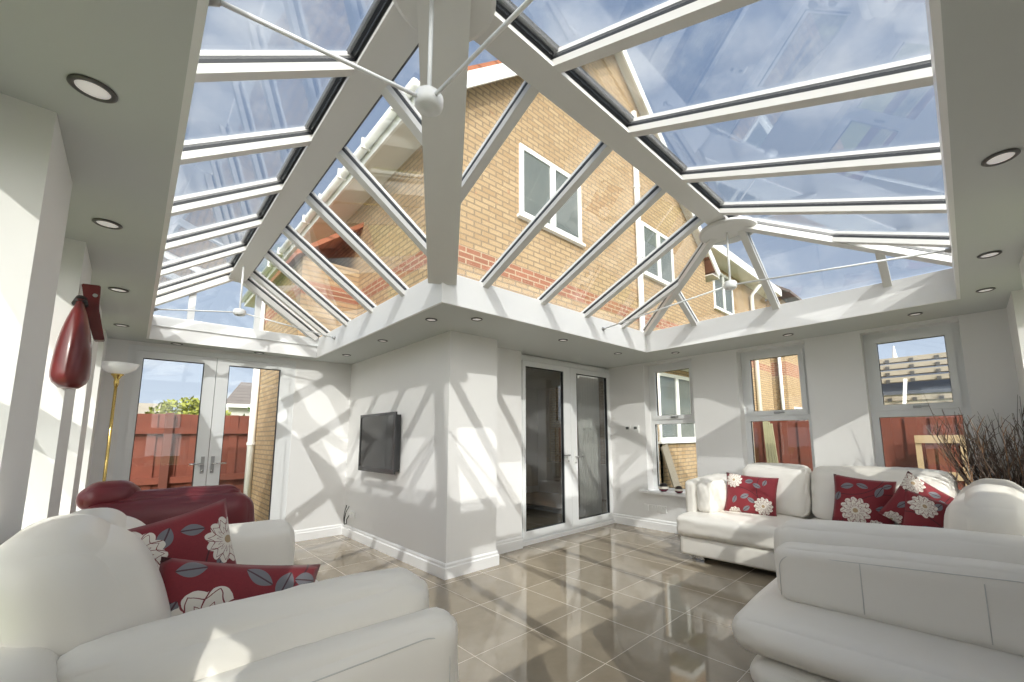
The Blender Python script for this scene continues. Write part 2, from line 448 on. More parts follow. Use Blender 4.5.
# ---------------------------------------------------------------- windows
def frame_bars(bm, x0, x1, z0, z1, w, y0, y1):
    box(bm, x0, x1, y0, y1, z1 - w, z1); box(bm, x0, x1, y0, y1, z0, z0 + w)
    box(bm, x0, x0 + w, y0, y1, z0 + w, z1 - w); box(bm, x1 - w, x1, y0, y1, z0 + w, z1 - w)
def make_window(n, loc, rz, w, label):
    """local x along the wall, +y outwards, inner face of the frame at y=0"""
    r = thing('window_%d' % n, label, None, loc, rotz=rz, world=False, kind='structure')
    hw = w / 2
    bm = bmesh.new(); frame_bars(bm, -hw, hw, ZS, ZH, .06, 0, .07); box(bm, -hw + .06, hw - .06, 0, .07, ZT - .045, ZT + .03)
    build('window_frame', bm, M['upvc'], r, bevel=.006)
    s = bmesh.new(); frame_bars(s, -hw + .052, hw - .052, ZT + .02, ZH - .052, .056, -.018, .05)
    so = build('sash', s, M['upvc'], r, bevel=.008)
    g = bmesh.new(); frame_bars(g, -hw + .106, hw - .106, ZT + .074, ZH - .106, .006, .012, .04)
    build('gasket', g, M['gasket'], so)
    h = bmesh.new(); box(h, -.03, .03, -.032, -.018, ZT + .035, ZT + .06); box(h, -.012, .085, -.045, -.032, ZT + .04, ZT + .056)
    build('handle', h, M['steel'], so, bevel=.003)
    build('pane', bx(-hw + .111, hw - .111, .024, .028, ZT + .079, ZH - .111), M['glass'], r)
    g = bmesh.new(); frame_bars(g, -hw + .058, hw - .058, ZS + .058, ZT - .043, .006, .018, .04)
    build('gasket', g, M['gasket'], r)
    build('pane', bx(-hw + .062, hw - .062, .026, .030, ZS + .062, ZT - .047), M['glass'], r)
    return r
k = 1
for i, (a, b, _, _) in enumerate(winops):
    make_window(k, (5.42, (a + b) / 2, 0), -PI/2, b - a, ['white framed window beside the dried twigs, looking on scaffolded roof', 'white framed window over the sofa, looking on brick corner', 'white framed window above the sill with two bowls'][i]); k += 1
for a, b, _, _ in leftops:
    make_window(k, (-.48, (a + b) / 2, 0), PI/2, b - a, 'white framed window deep between the left wall piers'); k += 1
for a, b, _, _ in rightops:
    make_window(k, ((a + b) / 2, -.58, 0), PI, b - a, 'white framed window deep between the right wall piers'); k += 1
bm = bmesh.new()
box(bm, 5.19, 5.43, 2.42, 3.40, ZS - .005, ZS + .025)
struct(build('trim_1', bm, M['trim'], bevel=.006), 'white window sill board holding two bowls')
for i, (a, b) in enumerate([(-.03, .70), (1.21, 1.96)]):
    struct(build('trim_%d' % (i + 2), bx(5.27, 5.42, a, b, ZS, ZS + .02), M['trim']), 'white window sill board behind the corner sofa')

# ---------------------------------------------------------------- doors
def lever(parent, x, y, z, dirx, pm='steel'):
    h = bmesh.new(); box(h, x - .016, x + .016, y - .012, y, z - .10, z + .09)
    o = build('handle_plate', h, M[pm], parent, bevel=.006)
    h = bmesh.new(); tube(h, [(x, y, z + .01), (x, y - .05, z + .01)], .009); tube(h, [(x, y - .05, z + .01), (x + dirx * .12, y - .05, z + .008)], .009)
    tube(h, [(x, y - .012, z - .07), (x, y - .02, z - .07)], .010)
    build('lever_handle', h, M['chrome'], parent, smooth=True)
def make_doors(n, y, xa, xb, zt, leaves, gz0, gz1, label, levers):
    r = thing('door_%d' % n, label, None, (xa, y, 0), kind='structure')
    bm = bmesh.new(); box(bm, xa, xb, y, y + .07, zt - .06, zt); box(bm, xa - .04, xa + .065, y, y + .07, .05, zt - .055); box(bm, xb - .065, xb + .04, y, y + .07, .05, zt - .055)
    box(bm, xa, xb, y - .02, y + .07, .0, .05)
    build('door_frame', bm, M['upvc'], r, bevel=.006)
    for i, (l0, l1, g0, g1) in enumerate(leaves):
        bm = bmesh.new(); ya, yb = y - .012, y + .055
        box(bm, l0, g0, ya, yb, .055, zt - .065); box(bm, g1, l1, ya, yb, .055, zt - .065)
        box(bm, g0, g1, ya, yb, .055, gz0); box(bm, g0, g1, ya, yb, gz1, zt - .065)
        lf = build('door_leaf', bm, M['upvc'], r, bevel=.005)
        g = bmesh.new(); frame_bars(g, g0 - .001, g1 + .001, gz0 - .001, gz1 + .001, .008, y + .0, y + .04)
        build('gasket', g, M['gasket'], lf)
        build('pane', bx(g0, g1, y + .02, y + .025, gz0, gz1), M['doorglass' if n == 2 else 'glass'], lf)
        lever(lf, *levers[i])
    return r
make_doors(1, WE + .01, -.10, 1.47, 2.325, [(-.04, .645, .02, .535), (.65, 1.41, .765, 1.30)], .16, 2.185,
    'white double glazed garden doors in the end wall', [(.60, WE, 1.02, -1), (.69, WE, 1.02, 1)])
make_doors(2, DY, 3.385, 5.345, 2.33, [(3.445, 4.345, 3.50, 4.21), (4.35, 5.29, 4.475, 5.20)], .15, 2.195,
    'white double french doors beside the corner pier', [(4.27, DY - .01, 1.03, -1, 'plastic'), (4.42, DY - .01, 1.0, 1, 'plastic')])
struct(build('trim_4', bx(3.37, 5.36, DY - .05, DY + .02, 0, .045), M['trim']), 'low white threshold under the french doors')

# ---------------------------------------------------------------- glazed roof
lan = thing('roof_lantern', 'white framed glass lantern roof with dark seals over the room', 'roof lantern', (XR, YR, ZE))
J = Vector((XR, YR, ZR)); HB = Vector((XH, YR, ZR)); GR = Vector((XR, Y1, ZR))
def z_at(kind, x, y):
    k = ZR - ZE
    if kind == 'oL': return ZE + k * (x - EX) / (XR - RE - EX)
    if kind == 'iL': return ZE + k * (XI - x) / (XI - XR - RE)
    if kind == 'oR': return ZE + k * (y - EY) / (YR - RE - EY)
    if kind == 'iR': return ZE + k * (YI - y) / (YI - YR - RE)
    return ZE + k * (X1 - x) / (X1 - XH)
up = Vector((0, 0, 1))
def rafter(p0, p1, slope_n, w=.06, h=.036, name='rafter'):
    bm = bmesh.new(); beam(bm, p0, p1, w, h, slope_n, dz=-.006)
    beam(bm, p0, p1, w * .85, .020, slope_n, dz=.046)
    o = build(name, bm, M['ringwhite'], lan, bevel=.004, seg=1)
    g = bmesh.new(); beam(g, p0, p1, w * .80, .034, slope_n, dz=.027)
    build('gasket', g, M['gasket'], o); return o
def nrm(kind):
    a = Vector((0, 0, z_at(kind, 0, 0))); b = Vector((1, 0, z_at(kind, 1, 0))); c = Vector((0, 1, z_at(kind, 0, 1)))
    return (b - a).cross(c - a).normalized()
def P(kind, x, y): return Vector((x, y, z_at(kind, x, y)))
def lerp(a, b, t): return a + (b - a) * t
LY = [2.05, 2.77, 3.49, 4.20, 4.91, 5.62]
RX = [1.39, 2.06, 2.75, 3.41, 4.09]
# inner left slope
def fr_(v, a, b): return (v - a) / (b - a)
for y in LY:
    xe = XI if y > YI else lerp(XR + RE, XI, fr_(y, YR + RE, YI))
    rafter(P('iL', XR + RE - .02, y), P('iL', xe + (.05 if y > YI else 0), y), nrm('iL'))
for y in LY + [1.38, .70]:
    xs = XR - RE + .02 if y >= YR - RE else lerp(EX, XR - RE, fr_(y, EY, YR - RE))
    rafter(P('oL', EX - .05, y), P('oL', xs, y), nrm('oL'))
for x in RX:
    ys = YR + RE - .02 if x <= XH else lerp(YR + RE, YI, fr_(x, XH, X1))
    ye = YI + .05 if x > XI else lerp(YR + RE, YI, fr_(x, XR + RE, XI))
    rafter(P('iR', x, ys), P('iR', x, ye), nrm('iR'))
for x in RX + [XR]:
    ys = YR - RE + .02 if x <= XH else lerp(YR - RE, EY, fr_(x, XH, X1))
    rafter(P('oR', x, EY - .05), P('oR', x, ys), nrm('oR'))
for y in (2.16, 1.28, .38):
    t = fr_(y, YR + RE, YI) if y > YR + RE else (fr_(y, YR - RE, EY) if y < YR - RE else .08)
    rafter(P('h', XH + (X1 - XH) * t, y), P('h', X1 + .05, y), nrm('h'))
# hips, gable rafters, valley, ridges
rafter(Vector((XH, YR + RE, ZR)), Vector((X1, YI, ZE)), up, .07, .05, 'hip_rafter'); rafter(Vector((XH, YR - RE, ZR)), Vector((X1, EY, ZE)), up, .07, .05, 'hip_rafter')
rafter(Vector((XR - RE, YR - RE, ZR)), Vector((EX, EY, ZE)), up, .10, .06, 'hip_rafter')
rafter(P('iL', XR + .03, Y1), P('iL', XI, Y1), nrm('iL'), .09, .06, 'gable_rafter'); rafter(P('oL', EX, Y1), P('oL', XR - .03, Y1), nrm('oL'), .09, .06, 'gable_rafter')
bm = bmesh.new(); beam(bm, (XR + .045, YR - .02, ZR + .01), (XI + .03, YI + .047, ZE - .02), .22, .09, up, dz=-.01); build('valley_beam', bm, M['ringwhite'], lan, bevel=.006)
bm = bmesh.new(); beam(bm, (XR, YR - .1, ZR - .018), (XR, Y1 + .04, ZR - .018), .165, .024); build('ridge_beam', bm, M['ringwhite'], lan, bevel=.004)
bm = bmesh.new(); beam(bm, (XR - .1, YR, ZR - .017), (XH + .04, YR, ZR - .017), .165, .024); build('ridge_beam', bm, M['ringwhite'], lan, bevel=.004)
for a, b in (((XR, YR, ZR + .05), (XR, Y1 + .05, ZR + .05)), ((XR, YR, ZR + .052), (XH + .05, YR, ZR + .052))):
    bm = bmesh.new(); beam(bm, a, b, 2*RE + .06, .03); beam(bm, a, b, .15, .067); build('ridge_seal', bm, M['gasket'], lan)
for c, rr_, zz in ((XR + .04, YR - .02), .22, .085), ((XH + .02, YR), .25, .075):
    bm = bmesh.new(); lathe(bm, [(0, 0), (rr_ - .02, 0), (rr_, .012), (rr_, .03), (0, .03)], (c[0], c[1], ZR - zz), 40)
    build('hub_plate', bm, M['ringwhite'], lan)
# glass: one pane per bay
def clip(poly, ax, v, keep_gt):
    out = []
    for i in range(len(poly)):
        a, b = poly[i], poly[(i+1) % len(poly)]
        ia = (a[ax] >= v) if keep_gt else (a[ax] <= v); ib = (b[ax] >= v) if keep_gt else (b[ax] <= v)
        if ia: out.append(a)
        if ia != ib:
            t = (v - a[ax]) / (b[ax] - a[ax]); out.append((a[0] + (b[0]-a[0])*t, a[1] + (b[1]-a[1])*t))
    return out
def panes(kind, poly, ax, cuts):
    cs = [-99] + sorted(cuts) + [99]
    for a, b in zip(cs, cs[1:]):
        q = clip(clip(poly, ax, a, True), ax, b, False)
        if len(q) < 3: continue
        n = nrm(kind); n = n if n.z > 0 else -n
        bm = bmesh.new(); lo = [bm.verts.new(P(kind, *p) + n * .004) for p in q]; hi = [bm.verts.new(P(kind, *p) + n * .010) for p in q]
        bm.faces.new(lo)
        bm.faces.new(hi[::-1])
        for i in range(len(q)): bm.faces.new((lo[i], lo[(i+1) % len(q)], hi[(i+1) % len(q)], hi[i]))
        build('glass_pane', bm, M['roofglass'], lan)
panes('iL', [(XI, YI), (XI, Y1), (XR + RE, Y1), (XR + RE, YR + RE)], 1, LY)
panes('oL', [(EX, EY), (EX, Y1), (XR - RE, Y1), (XR - RE, YR - RE)], 1, LY + [1.38, .70])
panes('iR', [(XI, YI), (X1, YI), (XH, YR + RE), (XR + RE, YR + RE)], 0, RX)
panes('oR', [(EX, EY), (X1, EY), (XH, YR - RE), (XR - RE, YR - RE)], 0, RX + [XR])
panes('h', [(X1, EY), (X1, YI), (XH, YR + RE), (XH, YR - RE)], 1, [2.16, 1.28, .38])
# gable end
bm = bmesh.new()
box(bm, X0, XI, Y1 - .02, Y1 + .05, 2.50, 2.60)
for xa, xb in ((.325, .385), (.935, .995)):
    za = z_at('oL', xa, 0) if xb < XR else z_at('iL', xa, 0); zb = z_at('oL', xb, 0) if xb < XR else z_at('iL', xb, 0)
    box(bm, xa, xb, Y1 - .01, Y1 + .05, 2.60, min(za, zb) - .02)
build('gable_frame', bm, M['upvc'], lan, bevel=.004, seg=1)
bm = bmesh.new(); q = [bm.verts.new(p) for p in ((EX, Y1 + .02, 2.6), (XI, Y1 + .02, 2.6), (XR, Y1 + .02, ZR - .02))]; bm.faces.new(q)
r_ = bmesh.ops.extrude_face_region(bm, geom=bm.faces[:]); bmesh.ops.translate(bm, verts=[v for v in r_['geom'] if isinstance(v, bmesh.types.BMVert)], vec=(0, .006, 0))
build('glass_pane', bm, M['glass'], lan)
# tie rods
def boss(c, ends, zv=ZR - .07):
    bm = bmesh.new(); lathe(bm, [(0, -.040), (.016, -.042), (.020, -.036), (.040, -.036), (.052, -.026), (.056, -.010), (.056, .016), (.046, .030), (.02, .036), (0, .036)], c, 28)
    o = build('tie_boss', bm, M['upvc'], lan, smooth=True)
    t = bmesh.new(); tube(t, [c, (c[0], c[1], zv)], .009); build('tie_rod', t, M['upvc'], lan, smooth=True)
    for e in ends:
        t = bmesh.new(); tube(t, [c, e], .0075); ro = build('tie_rod', t, M['upvc'], lan, smooth=True)
        d = (Vector(e) - Vector(c)).normalized(); k = bmesh.new(); tube(k, [Vector(e) - d * .03, Vector(e)], [.012, .024]); build('tie_end_cap', k, M['steel'], ro, smooth=True)
boss((XR, 1.39, 2.63), [(X0, 1.37, 2.52), (XR, Y0, 2.52)])
boss((3.72, 1.39, 2.635), [(3.70, YI, 2.50), (3.76, Y0, 2.50)])
boss((.70, 5.30, 2.63), [(X0, 5.28, 2.52), (XI, 5.28, 2.50)])

# ---------------------------------------------------------------- recessed lights
def make_spot():
    r = thing('recessed_downlight', '', 'downlight', (0, 0, 0), 'recessed downlights in the soffit', world=False)
    bm = bmesh.new(); lathe(bm, [(.038, -.001), (.052, -.001), (.053, -.005), (.047, -.009), (.040, -.009), (.038, -.004)], n=32); 
    bmesh.ops.remove_doubles(bm, verts=bm.verts, dist=1e-6); build('bezel_ring', bm, M['darkring'], r, smooth=True)
    bm = bmesh.new(); lathe(bm, [(0, -.001), (.041, -.001), (.041, -.004), (.03, -.006), (0, -.007)], n=32); build('lens', bm, M['lens'], r, smooth=True)
    return r
spots = [(-.17, 1.76, 'nearest recessed downlight over the left sofa'), (-.17, 2.87, 'second recessed downlight along the left piers'), (-.15, 4.12, 'recessed downlight above the red wall ornament'),
 (-.15, 5.40, 'recessed downlight nearest the brass lamp'), (.27, 6.06, 'recessed downlight above left garden door leaf'), (1.03, 6.06, 'recessed downlight above right garden door leaf'),
 (1.86, 5.50, 'recessed downlight in soffit farthest behind the television'), (1.86, 4.42, 'recessed downlight in soffit above the television'), (1.83, 3.32, 'recessed downlight left of the corner pier top'),
 (2.12, 3.03, 'recessed downlight right of the corner pier top'), (3.30, 3.07, 'recessed downlight above left french door leaf'), (4.38, 3.11, 'recessed downlight above right french door leaf'),
 (4.90, 2.58, 'recessed downlight above the thermostat corner window'), (4.91, 1.27, 'recessed downlight above the middle back window'), (4.90, .24, 'recessed downlight above the window beside the twigs'),
 (4.45, -.19, 'recessed downlight above the dried twigs'), (3.56, -.19, 'middle recessed downlight of the right wing soffit'), (2.30, -.19, 'nearest recessed downlight over the right sofa arm')]
sp = make_spot()
for i, (x, y, lb) in enumerate(spots):
    o = sp if i == 0 else copy_tree(sp)
    o.location = (x, y, H); o['label'] = lb

# ---------------------------------------------------------------- corner sofa
LE = M['leather']
cs = thing('corner_sofa', 'large white leather corner sofa below the back windows', 'sofa', (4.3, .9, 0))
# run A along the window wall
puffo('base', LE, cs, (4.68, 1.14, .155), (.96, 2.26, .18), .025, bulge=(.01, 0, 0))
for y0, y1 in ((1.24, 2.30), (.16, 1.23)):
    puffo('seat_cushion', LE, cs, (4.665, (y0 + y1)/2, .355), (1.00, y1 - y0, .21), .055, bulge=(.015, 0, .02), wr=.003, seed=int(y0*9))
puffo('backrest', LE, cs, (5.13, 1.10, .50), (.18, 2.14, .60), .06)
for y0, y1, s in ((1.20, 1.86, 1), (.12, 1.185, 2)):
    puffo('back_cushion', LE, cs, (4.98, (y0 + y1)/2, .71), (.27, y1 - y0, .50), .09, bulge=(.05, .0, .02), wr=.006, seed=s, shear=lambda p, a, b, d: p + Vector((.05 * d, 0, 0)))
puffo('arm', LE, cs, (4.79, 2.245, .60), (.74, .13, .40), .05, bulge=(0, .01, .01))
puffo('arm_cushion', LE, cs, (4.75, 2.09, .63), (.66, .22, .40), .10, bulge=(.02, .04, .02), wr=.006, seed=3)
# run B along the right wall
puffo('base', LE, cs, (3.40, .30, .125), (2.10, 1.10, .15), .06, bulge=(0, .02, 0))
puffo('chaise_seat', LE, cs, (3.39, .37, .295), (2.25, 1.22, .19), .085, bulge=(.05, .06, .008), wr=.002, seed=8)
puffo('base', LE, cs, (2.42, .34, .125), (.36, 1.08, .15), .07, bulge=(.03, .03, 0))
puffo('arm', LE, cs, (2.70, .33, .535), (.17, 1.04, .34), .075, bulge=(.0, .01, .01), wr=.002, seed=4, shear=lambda p, a, b, d: p + Vector((0, 0, -.03 * b * max(0, d) + .01)))
puffo('arm_roll', LE, cs, (2.82, .33, .595), (.24, 1.10, .44), .11, bulge=(.01, .02, .012), wr=.003, seed=6, shear=lambda p, a, b, d: p + Vector((0, 0, -.025 * b * max(0, d))))
puffo('back_cushion', LE, cs, (3.36, -.07, .71), (.86, .34, .54), .15, bulge=(.0, .06, .02), wr=.002, seed=7)
puffo('back_cushion', LE, cs, (4.20, -.09, .69), (.82, .34, .52), .14, bulge=(.0, .06, .02), wr=.002, seed=17)
puffo('backrest', LE, cs, (3.70, -.25, .50), (2.2, .12, .60), .05)
def seam(parent, pts, r=.0022):
    bm = bmesh.new(); tube(bm, pts, r, 6); build('seam', bm, M['seam'], parent, smooth=True)
def arch(fx, a0, a1, z0, z1, rr, n=8):
    """rounded-top outline in a plane; fx(a,z)->point"""
    pts = [fx(a0, z0)]
    for i in range(n + 1):
        t = PI - PI/2 * i / n; pts.append(fx(a0 + rr + rr * math.cos(t), z1 - rr + rr * math.sin(t)))
    for i in range(n + 1):
        t = PI/2 - PI/2 * i / n; pts.append(fx(a1 - rr + rr * math.cos(t), z1 - rr + rr * math.sin(t)))
    pts.append(fx(a1, z0)); return pts
seam(cs, arch(lambda a, z: Vector((2.619, a, z + (max(0, z - .45) / .2) * .03 * (.33 - a) / .52)), -.16, .82, .42, .665, .08))
seam(cs, [(2.613, .45, z) for z in (.42, .66)]); seam(cs, [(2.613, .02, z) for z in (.42, .66)])
for x, y in ((4.42, 2.10), (5.0, 2.10), (4.5, -.1), (2.5, .7), (3.9, .7), (4.38, 1.3)):
    bm = bmesh.new(); box(bm, x - .11, x + .05, y - .035, y + .06, 0, .062); build('leg', bm, M['chrome'], cs, bevel=.005)

# ---------------------------------------------------------------- left sofa
ls = thing('two_seat_sofa', 'white leather two seat sofa in the left foreground facing the television', 'sofa', (.35, 2.2, 0))
puffo('base', LE, ls, (.30, 2.22, .155), (.95, 1.74, .19), .04)
for y0, y1 in ((1.60, 2.26), (2.27, 2.92)):
    puffo('seat_cushion', LE, ls, (.40, (y0 + y1)/2, .36), (.96, y1 - y0, .24), .07, bulge=(.02, 0, .025), wr=.003, seed=int(y0*7))
puffo('backrest', LE, ls, (-.15, 2.22, .50), (.16, 1.70, .66), .06)
sh = lambda p, a, b, d: p + Vector((-.07 * d, 0, 0))
puffo('back_cushion', LE, ls, (-.055, 1.90, .77), (.28, .62, .58), .135, bulge=(.05, .03, .01), wr=.0, seed=11, shear=sh)
puffo('back_cushion', LE, ls, (-.02, 2.60, .73), (.28, .62, .52), .12, bulge=(.05, .02, .02), wr=.0, seed=12, shear=sh)
puffo('arm', LE, ls, (.305, 1.385, .475), (1.15, .17, .45), .08, bulge=(.01, .015, .015), wr=.003, seed=13)
puffo('arm_roll', LE, ls, (.36, 1.54, .585), (.97, .24, .46), .115, bulge=(.01, .02, .02), wr=.005, seed=14)
puffo('arm', LE, ls, (.33, 3.06, .50), (.88, .22, .60), .09, bulge=(.01, .0, .015), wr=.002, seed=15)
seam(ls, arch(lambda a, z: Vector((a, 1.303, z)), -.10, .82, .34, .655, .10)); seam(ls, [(.36, 1.288, z) for z in (.34, .63)])
for x, y in ((-.05, 1.5), (.72, 1.5), (-.05, 2.95), (.72, 2.95)):
    build('leg', bx(x - .05, x + .05, y - .05, y + .05, 0, .065), M['chrome'], ls, bevel=.005)

# ---------------------------------------------------------------- red lounger
RL = M['redleather']
rs = thing('lounge_chair', 'dark red leather lounger before the garden doors, behind white sofa', 'armchair', (.2, 4.6, 0))
puffo('seat', RL, rs, (.27, 4.75, .36), (.92, 1.10, .36), .14, bulge=(.03, .03, .03), wr=.008, seed=21)
puffo('base', M['darkwood'], rs, (.22, 4.75, .10), (.80, .90, .20), .04)
puffo('backrest', RL, rs, (.26, 4.18, .56), (.96, .26, .64), .12, bulge=(.03, .02, .01), wr=.002, seed=22)
puffo('top_roll', RL, rs, (.30, 4.24, .86), (.72, .17, .15), .074, bulge=(.01, .01, .01), wr=.004, seed=23)
puffo('bolster', RL, rs, (-.07, 4.30, .91), (.30, .26, .20), .10, bulge=(.01, .01, .01), wr=.001, seed=24)

# ---------------------------------------------------------------- cushions
def make_pillow(mat, loc, rot, label, w=.46, h=.44, t=.13, group='floral scatter cushions'):
    n = 18; bm = bmesh.new(); G = {}
    for s in (1, -1):
        for i in range(n + 1):
            for j in range(n + 1):
                u = -1 + 2*i/n; v = -1 + 2*j/n
                if s == -1 and (i in (0, n) or j in (0, n)): G[s, i, j] = G[1, i, j]; continue
                px = u * w/2 * (1 - .07 * (1 - v*v)); pz = v * h/2 * (1 - .07 * (1 - u*u))
                th = t/2 * ((1 - u*u) * (1 - v*v)) ** .42
                th *= 1 + .06 * math.sin(7*u + 3*v + loc[0])
                G[s, i, j] = bm.verts.new((px, -s * th, pz))
    for s in (1, -1):
        for i in range(n):
            for j in range(n): bm.faces.new((G[s, i, j], G[s, i+1, j], G[s, i+1, j+1], G[s, i, j+1]))
    o = build('scatter_cushion', bm, mat, None, smooth=True)
    o.location = loc; o.rotation_euler = rot
    return tag(o, label, 'cushion', group)
R = math.radians
make_pillow(PM[0], (.16, 2.18, .80), (R(-12), R(-9), R(26)), 'red floral cushion standing at the back of the left sofa')
make_pillow(PM[1], (.31, 1.89, .665), (R(-20), R(15), R(2)), 'red floral cushion lying in front of another on the left sofa', w=.52, h=.40, t=.15)
make_pillow(PM[2], (4.70, 1.70, .66), (R(-12), R(4), R(-84)), 'bright red floral cushion alone against the sofa arm by the bowls', w=.52, h=.42)
make_pillow(PM[3], (4.74, .74, .68), (R(-12), R(6), R(-82)), 'red floral cushion leaning below the middle back window')
make_pillow(PM[2], (4.66, .33, .67), (R(-12), R(36), R(-72)), 'tilted red floral cushion wedged behind the rightmost one', t=.14)
make_pillow(PM[0], (4.38, .25, .585), (R(-16), R(20), R(-58)), 'rightmost red floral cushion beside the large white back cushion', t=.16)

# ---------------------------------------------------------------- television, socket, cable
tv = thing('television', 'black flat screen television mounted on the white side wall', 'television', (TVX, 4.92, .86))
build('mount', bx(TVX - .03, TVX, 4.8, 5.2, 1.05, 1.4), M['black'], tv)
build('casing', bx(TVX - .09, TVX - .03, 4.50, 5.47, .93, 1.56), M['black'], tv, bevel=.008)
bm = bmesh.new()
for a in ((4.48, 4.51, .90, 1.59), (5.46, 5.49, .90, 1.59), (4.51, 5.46, 1.56, 1.59), (4.51, 5.46, .90, .95)): box(bm, TVX - .105, TVX - .085, *a)
build('bezel', bm, M['bezel'], tv, bevel=.004)
build('screen', bx(TVX - .098, TVX - .088, 4.51, 5.46, .95, 1.56), M['screen'], tv)
so = thing('wall_socket', 'white double wall socket low below the television', 'socket', (TVX, 6.0, .30))
bm = bmesh.new(); box(bm, TVX - .012, TVX, 5.80, 5.95, .255, .345); build('plate', bm, M['plastic'], so, bevel=.003)
bm = bmesh.new(); box(bm, TVX - .05, TVX - .012, 5.84, 5.89, .27, .33); build('plug', bm, M['plastic'], so, bevel=.006)
bm = bmesh.new(); tube(bm, [(TVX - .045, 5.865, .30), (TVX - .07, 5.89, .24), (TVX - .05, 5.94, .18), (TVX - .05, 6.02, .16), (TVX - .04, 6.08, .22), (TVX - .03, 6.08, .32), (TVX - .02, 6.05, .40)], .006, 8)
tube(bm, [(TVX - .03, 5.93, .40), (TVX - .06, 5.95, .33), (TVX - .06, 5.99, .24), (TVX - .05, 6.02, .17)], .005, 8)
tag(build('power_cable', bm, M['cable'], None, smooth=True), 'black looped cable hanging at the socket below the television', 'cable')
def socket_plate(y0, y1, label):
    r = thing('wall_socket', label, 'socket', (WX, (y0 + y1)/2, .28), 'sockets under the window sill')
    build('plate', bx(WX - .010, WX, y0, y1, .245, .33), M['plastic'], r, bevel=.003)
    for f in (.3, .7):
        yc = y0 + (y1 - y0) * f; build('rocker_switch', bx(WX - .014, WX - .009, yc - .012, yc + .012, .295, .318), M['plastic'], r, bevel=.002)
socket_plate(3.30, 3.37, 'leftmost small white socket plate under the window sill')
socket_plate(3.16, 3.285, 'middle white socket plate under the window sill'); socket_plate(3.02, 3.145, 'rightmost white socket plate under the window sill')
for yc, lb in ((3.60, 'left one of two small white thermostats on the wall'), (3.46, 'right one of two small white thermostats on the wall')):
    r = thing('thermostat', lb, 'thermostat', (WX, yc, 1.38), 'thermostats between doors and window')
    build('case', bx(WX - .022, WX, yc - .052, yc + .052, 1.335, 1.44), M['plastic'], r, bevel=.006)
    build('display', bx(WX - .024, WX - .021, yc - .026, yc + .026, 1.388, 1.426), M['lcd'], r)

# ---------------------------------------------------------------- bowls on the sill
def bowl(x, y, s, label):
    r = thing('lidded_bowl', label, 'bowl', (x, y, ZS + .025), 'bowls on the window sill')
    bm = bmesh.new(); lathe(bm, [(0, 0), (.03*s, 0), (.052*s, .018*s), (.060*s, .035*s)], (x, y, ZS + .025), 28); build('bowl', bm, M['maroon'], r, smooth=True)
    bm = bmesh.new(); lathe(bm, [(.060*s, .035*s), (.061*s, .05*s), (.058*s, .062*s), (.054*s, .062*s)], (x, y, ZS + .025), 28); build('rim_band', bm, M['cream'], r, smooth=True)
    bm = bmesh.new(); lathe(bm, [(.054*s, .060*s), (.045*s, .082*s), (.025*s, .098*s), (0, .102*s)], (x, y, ZS + .025), 28); build('lid', bm, M['darkwood'], r, smooth=True)
bowl(5.28, 3.06, 1.15, 'larger dark red bowl on the sill, nearer the thermostats'); bowl(5.26, 2.82, .95, 'smaller dark red bowl on the sill, nearer the sofa')

# ---------------------------------------------------------------- brass floor lamp
fl = thing('floor_lamp', 'tall brass uplighter floor lamp with opal bowl beside the garden doors', 'floor lamp', (-.17, 5.9, 0))
bm = bmesh.new(); lathe(bm, [(0, 0), (.13, 0), (.13, .012), (.10, .03), (.02, .045), (0, .045)], (-.15, 5.9, 0)); build('base', bm, M['brass'], fl, smooth=True)
bm = bmesh.new(); tube(bm, [(-.15, 5.9, .03), (-.15, 5.9, 1.86)], .012, 14); build('pole', bm, M['brass'], fl, smooth=True)
bm = bmesh.new(); lathe(bm, [(0, 1.83), (.014, 1.83), (.020, 1.87), (.018, 1.90), (.030, 1.93), (.045, 1.945), (.046, 1.955), (0, 1.955)], (-.15, 5.9, 0), 24); build('collar', bm, M['brass'], fl, smooth=True)
bm = bmesh.new(); lathe(bm, [(.03, 1.955), (.08, 1.972), (.125, 2.01), (.15, 2.06), (.146, 2.06), (.12, 2.015), (.075, 1.98), (0, 1.965)], (-.15, 5.9, 0), 32); build('lamp_shade', bm, M['opal'], fl, smooth=True)

# ---------------------------------------------------------------- red ornament on the second left pier
orn = thing('wall_ornament', 'glossy dark red teardrop ornament hung on the left pier', 'wall ornament', (-.24, 3.40, 1.57))
bm = bmesh.new()
rings = []; nz, na = 18, 20
for i in range(nz + 1):
    t = i / nz; z = 1.565 + .46 * t
    w = .105 * min(1, .78 + 2.2 * t) * max(.12, 1 - t ** 2.2) ** .8; dth = .070 * min(1, .72 + 2.2 * t) * max(.15, 1 - t ** 2.4) ** .8
    if t == 0: w *= .8; dth *= .7
    rings.append([bm.verts.new((-.245 + dth * math.cos(2*PI*k/na), 3.165 + w * math.sin(2*PI*k/na), z)) for k in range(na)])
for a, b in zip(rings, rings[1:]):
    for k in range(na): bm.faces.new((a[k], a[(k+1) % na], b[(k+1) % na], b[k]))
bm.faces.new(rings[0][::-1]); bm.faces.new(rings[-1])
build('teardrop_body', bm, M['redgloss'], orn, smooth=True)
bm = bmesh.new(); tube(bm, [(-.245, 3.17, 2.0), (-.245, 3.19, 2.04)], [.03, .02], 14); build('neck', bm, M['black'], orn, smooth=True)
bm = bmesh.new(); q = [(-.255, 3.22, 2.125), (-.185, 3.22, 2.13), (-.180, 3.22, 2.0), (-.145, 3.22, 1.835), (-.185, 3.22, 1.83), (-.225, 3.22, 1.97)]
vv = [bm.verts.new(p) for p in q]; f = bm.faces.new(vv); e = bmesh.ops.extrude_face_region(bm, geom=[f]); bmesh.ops.translate(bm, verts=[v for v in e['geom'] if isinstance(v, bmesh.types.BMVert)], vec=(0, .06, 0))
